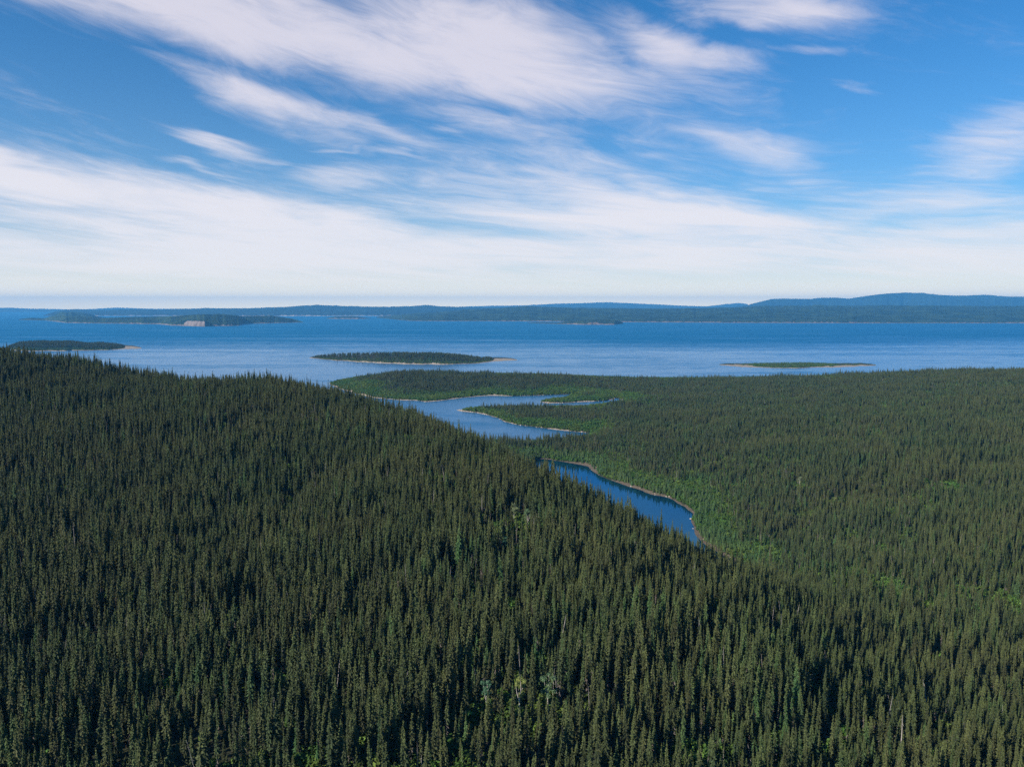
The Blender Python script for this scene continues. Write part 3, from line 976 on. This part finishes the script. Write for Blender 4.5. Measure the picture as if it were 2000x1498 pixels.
hs_ = np.where(tsd < 0.6 * fringe, np.where(TY < 1100, 1.0 + 0.5 * rng.random(NT_), np.minimum(hs_, 0.75 + 0.4 * rng.random(NT_))), hs_)
pole = ~fir & (rng.random(NT_) < 0.018 + 0.05 * np.clip(4 * fbm(TX / 25, TY / 25, 71, 2) - 0.7, 0, 1))
kind = np.where(pole, len(protos) + 3, kind)
fir = fir | pole
tilt_x = rng.standard_normal(NT_) * 0.03
tilt_x = np.where(pole, tilt_x * 3, tilt_x)
tilt_y = rng.standard_normal(NT_) * np.where(pole, 0.09, 0.03)

ok = np.ones(len(TX), bool)
for (x, y, z), back, rad in [(p, 7.0, 1.7) for p in b_at] + [(p, 7.0, 1.0) for p in s_at] + [(p, 26.0, 2.0) for p in r_at]:
    # a little lane towards the viewer's side stays open, so trunk or stone can be seen
    l_ = math.hypot(x, y); ux, uy = x / l_, y / l_
    dx = TX - x; dy = TY - y
    al = -(dx * ux + dy * uy); ac = np.abs(dx * uy - dy * ux)
    ok &= ~((al > -1.5) & (al < back) & (ac < rad))
TX, TY, tz, tsd, fringe, vis, rot, hs_, wide, kind, fir, tilt_x, tilt_y = [q[ok] for q in (TX, TY, tz, tsd, fringe, vis, rot, hs_, wide, kind, fir, tilt_x, tilt_y)]
NT_ = len(TX)

# the 300 spruces that show largest stand as trees of their own
hh = np.array([p[3] for p in protos] + [f[3] for f in firs] + [10.5])[kind] * hs_
ppx, ppy, dep = project(TX, TY, tz + hh)
_, pby, _ = project(TX, TY, tz + hh * 0.35)
clear = (ppx > 6) & (ppx < 1994) & (ppy < 1490) & (ppy > 700) & ~fir
shown = np.where(clear, np.minimum(pby, 1498) - ppy, 0) * np.clip(FOC * 1.2 * wide / dep, 0, 100)
order = np.argsort(-shown)[:300]
own = np.zeros(NT_, bool); own[order] = True
print('trees', NT_, 'own', own.sum(), 'nearest', TY.min())


# ------------------------------------------------------------------ stuff: instanced masses
def mass(name, meshes, x, y, z, rotv, scale, idx, label, cat):
    col = bpy.data.collections.new(name + ' kinds')
    for i, me in enumerate(meshes):
        ob = bpy.data.objects.new('%s kind %02d' % (name, i), me)
        col.objects.link(ob)
    me = bpy.data.meshes.new(name)
    n = len(x)
    me.vertices.add(n)
    me.vertices.foreach_set('co', np.stack([x, y, z], -1).astype(np.float32).ravel())
    a = me.attributes.new('turn', 'FLOAT_VECTOR', 'POINT'); a.data.foreach_set('vector', np.asarray(rotv, np.float32).ravel())
    a = me.attributes.new('size', 'FLOAT_VECTOR', 'POINT'); a.data.foreach_set('vector', np.asarray(scale, np.float32).ravel())
    a = me.attributes.new('pick', 'INT', 'POINT'); a.data.foreach_set('value', np.asarray(idx, np.int32))
    me.update()
    o = link(name, me)
    ng = bpy.data.node_groups.new(name, 'GeometryNodeTree')
    ng.interface.new_socket('Geometry', in_out='INPUT', socket_type='NodeSocketGeometry')
    ng.interface.new_socket('Geometry', in_out='OUTPUT', socket_type='NodeSocketGeometry')
    N = ng.nodes; L = ng.links
    gi = N.new('NodeGroupInput'); go = N.new('NodeGroupOutput')
    ci = N.new('GeometryNodeCollectionInfo')
    ci.inputs['Collection'].default_value = col
    ci.inputs['Separate Children'].default_value = True
    ci.inputs['Reset Children'].default_value = True
    ip = N.new('GeometryNodeInstanceOnPoints')
    ip.inputs['Pick Instance'].default_value = True

    def attr(nm, tp):
        nd = N.new('GeometryNodeInputNamedAttribute')
        nd.data_type = tp
        nd.inputs['Name'].default_value = nm
        return nd.outputs['Attribute']
    L.new(gi.outputs[0], ip.inputs['Points'])
    L.new(ci.outputs[0], ip.inputs['Instance'])
    L.new(attr('pick', 'INT'), ip.inputs['Instance Index'])
    er = N.new('FunctionNodeEulerToRotation')
    L.new(attr('turn', 'FLOAT_VECTOR'), er.inputs[0])
    L.new(er.outputs[0], ip.inputs['Rotation'])
    L.new(attr('size', 'FLOAT_VECTOR'), ip.inputs['Scale'])
    L.new(ip.outputs[0], go.inputs[0])
    md = o.modifiers.new('instances', 'NODES')
    md.node_group = ng
    tag(o, label, cat, kind='stuff')
    return o


r_ = ~own
mass('spruce_forest', [p[2] for p in protos] + [f[2] for f in firs] + [pole_mesh], TX[r_], TY[r_], tz[r_] - 0.1, np.stack([tilt_x, tilt_y, rot], -1)[r_], np.stack([wide, wide, hs_], -1)[r_], kind[r_],
     'dense dark spruce forest covering the hills and valley of the mainland', 'forest')

# shrubs: a green fringe along the shores and loose patches inside the forest
sx_, sy_ = [], []
for (a, b, st) in [(150, 620, 2.6), (620, 1250, 1.9), (1250, 2200, 2.2)]:
    hw = 0.66 * b + 40
    x, y = jitter_grid(-hw, hw, a, b, st)
    kq = np.abs(x) < 0.66 * y + 40
    sx_.append(x[kq]); sy_.append(y[kq])
SX = np.concatenate(sx_); SY = np.concatenate(sy_)
ssd = sample(sd, SX, SY)
sfr = fringe_of(SX, SY)
patch = fbm(SX / 45, SY / 45, 88, 3)
prob = np.where(ssd < sfr * 1.15, 0.85 + 0.6 * fbm(SX / 9, SY / 9, 90, 2), np.where(patch > 0.12, 0.35, 0.04) + 0.14 * np.clip((SX - 60) / 150, 0, 1) + 0.7 * glade(SX, SY) + 0.8 * fresh(SX, SY))
bw = beach_of(SX, SY) * 0.8 + 1.0
ok = (ssd > np.maximum(bw, 1.2)) & (rng.random(len(SX)) < prob)
ui = np.clip(((SX / SY + 0.8) / 1.6 * (NU - 1)).astype(int), 0, NU - 1)
yi = np.clip(((SY - 60) / 10).astype(int) - 2, 0, len(yb) - 1)
ok &= (sample(LZ, SX, SY) + 6 - CAM_H) / SY > run[yi, ui] - 0.006
SX, SY, ssd = SX[ok], SY[ok], ssd[ok]
ns = len(SX)
sc = np.clip(0.95 + 0.42 * rng.standard_normal(ns) + 0.025 * np.clip(ssd - 8, 0, 25), 0.4, 2.4)
mass('alder_shrubs', shrubs, SX, SY, sample(LZ, SX, SY) - 0.1, np.stack([np.zeros(ns), np.zeros(ns), rng.random(ns) * 6.28], -1), np.stack([sc, sc, sc], -1), rng.integers(0, len(shrubs), ns),
     'bright green alder shrubs fringing the shores and forest gaps', 'shrubs')
print('shrubs', ns)

# loose rocks along the water's edge
rocks = []
for i in range(4):
    bm = bmesh.new()
    bmesh.ops.create_icosphere(bm, subdivisions=2, radius=0.5)
    for v in bm.verts:
        v.co *= rnd.uniform(0.75, 1.2)
        v.co.z *= 0.6
    me = bpy.data.meshes.new('rock'); bm.to_mesh(me); bm.free()
    me.materials.append(M_ROCK)
    rocks.append(me)
kx, ky = jitter_grid(-700, 700, 560, 2150, 1.6)
kd = sample(sd, kx, ky)
bwk = np.maximum(beach_of(kx, ky), 0.8)
bank_k = sample(bank_a, kx, ky)
inl = (ky > 1540) & (kd > 0) & (kd < 45) & (rng.random(len(kx)) < 0.10 * np.clip(6 * fbm(kx / 18, ky / 18, 35, 2), 0, 1))
ok = (kd > -1.0) & (kd < bwk + 2.0) & (np.abs(kx) < 0.66 * ky) & (rng.random(len(kx)) < 0.30 * (0.4 + 1.2 * (fbm(kx / 12, ky / 12, 33, 2) + 0.5)) * (1 - 0.9 * bank_k))
ok |= inl & (np.abs(kx) < 0.66 * ky)
kx, ky = kx[ok], ky[ok]
nk = len(kx)
ks = np.clip(np.exp(rng.standard_normal(nk) * 0.5) * 0.9, 0.3, 2.6)
mass('shore_rocks', rocks, kx, ky, sample(LZ, kx, ky) + 0.05, np.stack([np.zeros(nk), np.zeros(nk), rng.random(nk) * 6.28], -1), np.stack([ks * 1.2, ks, ks], -1), rng.integers(0, 4, nk),
     'loose pale rocks strewn along the stony shores', 'rocks')

# woods on the three near islands
NP_ = len(protos)
IX, IY, IZ, IK, IS = [], [], [], [], []
for ii, (VV, AA, AL) in enumerate(isl):
    Rr, Mm = AA.shape
    a = VV[1:-2, :-1]; b = VV[2:-1, 1:]
    area = np.abs((b[..., 0] - a[..., 0]) * (b[..., 1] - a[..., 1]))
    dn = (0.13, 0.17, 0.12)[ii]
    cnt = rng.poisson(area * dn)
    r0, c0 = np.nonzero(cnt)
    rep = cnt[r0, c0]
    r0 = np.repeat(r0, rep); c0 = np.repeat(c0, rep)
    fu = rng.random(len(r0)); fv = rng.random(len(r0))
    g = VV[1:-1]
    p00 = g[r0, c0]; p01 = g[r0, c0 + 1]; p10 = g[r0 + 1, c0]; p11 = g[r0 + 1, c0 + 1]
    p = (p00 * (1 - fu)[:, None] + p01 * fu[:, None]) * (1 - fv)[:, None] + (p10 * (1 - fu)[:, None] + p11 * fu[:, None]) * fv[:, None]
    tq = (r0 + fv) / 15.0
    okk = (p[:, 2] > (0.5, 0.5, 0.30)[ii]) & (tq > (0.07, 0.07, 0.12)[ii]) & (AL[c0] > (0.12, 0.12, 0.03)[ii]) & (tq > 0.07) & (rng.random(len(p)) < 0.75 + 1.2 * fbm(p[:, 0] / 30, p[:, 1] / 30, 95, 2))
    p = p[okk]; tq = tq[okk]; al = AL[c0][okk]
    front = tq < 0.55
    kk = np.where(front & (rng.random(len(p)) < 0.6), NP_ + 3 + rng.integers(0, 4, len(p)), rng.integers(0, 8, len(p)))
    edge = tq < 0.30 + 0.25 * fbm(p[:, 0] / 60, p[:, 1] / 60, 96, 2)
    kk = np.where(edge, np.where(rng.random(len(p)) < 0.8, NP_ + 3 + rng.integers(0, 4, len(p)), NP_ + rng.integers(0, 3, len(p))), kk)
    kk = np.where(rng.random(len(p)) < 0.12, NP_ + rng.integers(0, 3, len(p)), kk)
    if ii == 2:
        kk = np.where(rng.random(len(p)) < 0.75, NP_ + 3 + rng.integers(0, 4, len(p)), NP_ + rng.integers(0, 3, len(p)))
    IX.append(p[:, 0]); IY.append(p[:, 1]); IZ.append(p[:, 2]); IK.append(kk)
    IS.append(np.clip(0.9 + 0.18 * rng.standard_normal(len(p)), 0.5, 1.4) * (0.85, 0.9, 0.75)[ii] * np.where(kk >= NP_ + 3, np.clip(al * 3.2, 0.3, 1.3), np.clip(al, 0.25, 1)))
IX, IY, IZ, IK, IS = map(np.concatenate, (IX, IY, IZ, IK, IS))
ni = len(IX)
mass('island_woods', [p[2] for p in protos] + [f[2] for f in firs] + shrubs, IX, IY, IZ - 0.1, np.stack([np.zeros(ni), np.zeros(ni), rng.random(ni) * 6.28], -1), np.stack([IS * 1.35, IS * 1.35, IS], -1), IK,
     'spruce woods covering the islands out in the lake', 'woods')
print('island trees', ni)

# ------------------------------------------------------------------ the nearest spruces, one by one
ids = np.nonzero(own)[0]
ZONES = ['bottom left corner', 'bottom edge far left', 'bottom edge mid left', 'bottom edge left of middle',
         'bottom edge right of middle', 'bottom edge mid right', 'bottom edge far right', 'bottom right corner']
cells = {}
for i in ids:
    cells.setdefault((int(kind[i]), int(min(7, ppx[i] // 250))), []).append(i)
label_of = {}
for (kd, zn), mem in cells.items():
    left = list(mem)
    def take(fn, word):
        if left:
            j = fn(left)
            left.remove(j)
            label_of[j] = '%s black spruce, %s, %s' % (protos[kd][4], word, ZONES[zn])
    if len(mem) == 1:
        take(lambda q: q[0], 'the only one')
        continue
    take(lambda q: min(q, key=lambda j: ppx[j]), 'leftmost of its shape')
    take(lambda q: max(q, key=lambda j: ppx[j]), 'rightmost of its shape')
    take(lambda q: max(q, key=lambda j: ppy[j]), 'nearest of its shape')
    take(lambda q: min(q, key=lambda j: ppy[j]), 'farthest of its shape')
    for j in left:
        label_of[j] = '%s black spruce, among others of its shape, %s' % (protos[kd][4], ZONES[zn])
for n_, i in enumerate(ids):
    cmesh, tmesh, _, h, words = protos[kind[i]]
    e = bpy.data.objects.new('black_spruce', None)
    C.objects.link(e)
    e.empty_display_size = 0.5
    e.location = (TX[i], TY[i], tz[i] - 0.1)
    e.rotation_euler = (tilt_x[i], tilt_y[i], rot[i])
    e.scale = (wide[i], wide[i], hs_[i])
    tag(e, label_of[i], 'spruce', 'nearest spruces of the forest')
    link('crown', cmesh, e)
    link('trunk', tmesh, e)

# ------------------------------------------------------------------ birches, dead trunks, boulders
def birch_leaf(col):
    m_, t, b = new_mat('birch leaves')
    geo = t.node('ShaderNodeNewGeometry')
    cc = t.vmath('SCALE', t.mix(0.0, col, col), scale=t.math('MULTIPLY_ADD', geo.outputs['Random Per Island'], 0.7, 0.65))
    t.put(b.inputs['Base Color'], cc)
    return m_


LEAF = {1: birch_leaf((0.17, 0.20, 0.055)), 2: birch_leaf((0.10, 0.16, 0.075)), 3: birch_leaf((0.065, 0.14, 0.075)), 4: birch_leaf((0.15, 0.19, 0.085))}
rnd = random.Random(5)
for (px, py, h, lk, lab), (x, y, z) in zip(birches, b_at):
    e = bpy.data.objects.new('birch_tree', None); C.objects.link(e)
    e.location = (x, y, z - 0.1); e.empty_display_size = 0.5
    e.rotation_euler = (0, 0, 0)
    tag(e, lab, 'birch', 'birches among the spruces')
    V, F = [], []
    w = 0.16
    fork = h * rnd.uniform(0.45, 0.55)
    side = rnd.choice((-1, 1)) * rnd.uniform(0.7, 1.1)
    tube(V, F, [(0, 0, -0.5), (0.15, 0, fork * 0.5), (-0.1, 0, fork), (0.35 * side, 0.1, h * 0.75), (0.2 * side, 0, h * 0.97)], [w, w * .9, w * .8, w * .55, 0.03], 6)
    tube(V, F, [(-0.1, 0, fork), (-0.8 * side, 0.2, h * 0.68), (-1.1 * side, 0.3, h * 0.86)], [w * .75, w * .5, 0.03], 5)
    tube(V, F, [(0.3 * side, 0.1, h * 0.7), (1.3 * side, -0.3, h * 0.85)], [w * .45, 0.03], 5)
    tube(V, F, [(-0.5 * side, 0.1, h * 0.6), (-0.3 * side, -1.0, h * 0.8)], [w * .4, 0.03], 5)
    link('trunk', mesh_from('birch_trunk', V, F, [M_BIRCH]), e)
    cl = []
    for k_ in range(9):
        a = rnd.random() * 6.28; rr = rnd.uniform(0.3, 1.9)
        cl.append((rr * math.cos(a), rr * math.sin(a), h * rnd.uniform(0.60, 0.96), rnd.uniform(0.65, 1.05), rnd.uniform(0.45, 0.8)))
    g = leaf_cloud(rnd, {1: 1700, 2: 1300, 3: 1300, 4: 1000}[lk], cl, 0.17)
    link('crown', mesh_from('birch_crown', g[0], g[1], [LEAF[lk]]), e)

for (px, py, h, ln, lab), (x, y, z) in zip(snags, s_at):
    V, F = [], []
    cv_ = rnd.uniform(-0.4, 0.4)
    pts = [(ln * q * q * 0.4 + ln * q * 0.6 + cv_ * math.sin(q * 3.1) - 0.0, 0.3 * cv_ * q, -0.5 + (h + 0.5) * q) for q in (0, .25, .5, .75, 1)]
    tube(V, F, pts, [0.19, 0.17, 0.14, 0.10, 0.03], 6)
    e = link('dead_tree', mesh_from('dead_trunk', V, F, [M_DEAD]), None, (x, y, z - 0.1))
    tag(e, lab, 'dead tree', 'dead trunks in the forest')
    for k_ in range(7):
        V2, F2 = [], []
        q = rnd.uniform(0.35, 0.92)
        a = rnd.random() * 6.28
        L_ = rnd.uniform(0.5, 1.3) * (1.1 - q * 0.6)
        bx = ln * q * q * 0.4 + ln * q * 0.6 + cv_ * math.sin(q * 3.1); by = 0.3 * cv_ * q; bz_ = -0.5 + (h + 0.5) * q
        tube(V2, F2, [(bx, by, bz_), (bx + L_ * 0.6 * math.cos(a), by + L_ * 0.6 * math.sin(a), bz_ - 0.1), (bx + L_ * math.cos(a), by + L_ * math.sin(a), bz_ - 0.35)], [0.05, 0.035, 0.012], 4)
        link('branch', mesh_from('dead_branch', V2, F2, [M_DEAD]), e)

for (px, py, size, lab), (x, y, z) in zip(stones, r_at):
    bm = bmesh.new()
    bmesh.ops.create_icosphere(bm, subdivisions=3, radius=1.0)
    o1 = rnd.uniform(0, 50)
    for v in bm.verts:
        c = v.co
        n_ = float(fbm(np.array([c.x * 1.3 + o1]), np.array([c.y * 1.3 + c.z * 1.7]), 8, 3)[0])
        v.co = c * (1 + 0.9 * n_)
        v.co.x *= 1.3; v.co.z *= 0.75
    me = bpy.data.meshes.new('boulder'); bm.to_mesh(me); bm.free()
    me.materials.append(M_ROCK)
    o = link('boulder', me, None, (x, y, z + size * 0.25))
    o.scale = (size, size, size)
    o.rotation_euler = (0, 0, rnd.random() * 6)
    tag(o, lab, 'boulder', 'boulders on the right slope')

# ------------------------------------------------------------------ haze: the air over the whole lake
hb = 37000.0
hz0, hz1 = -8.0, 640.0
hv = [(-hb, -hb, hz0), (hb, -hb, hz0), (hb, hb, hz0), (-hb, hb, hz0), (-hb, -hb, hz1), (hb, -hb, hz1), (hb, hb, hz1), (-hb, hb, hz1)]
hf = [(0, 3, 2, 1), (4, 5, 6, 7), (0, 1, 5, 4), (1, 2, 6, 5), (2, 3, 7, 6), (3, 0, 4, 7)]
mh = bpy.data.materials.new('haze')
mh.use_nodes = True
nt = mh.node_tree
nt.nodes.remove(nt.nodes['Principled BSDF'])
pv = nt.nodes.new('ShaderNodeVolumePrincipled')
pv.inputs['Color'].default_value = (0.12, 0.50, 1.0, 1)
pv.inputs['Density'].default_value = 3.7e-5
nt.links.new(pv.outputs[0], nt.nodes['Material Output'].inputs['Volume'])
haze = link('haze', mesh_from('haze', hv, hf, [mh]))
tag(haze, 'pale blue haze that fades the far hills', 'haze', kind='stuff')
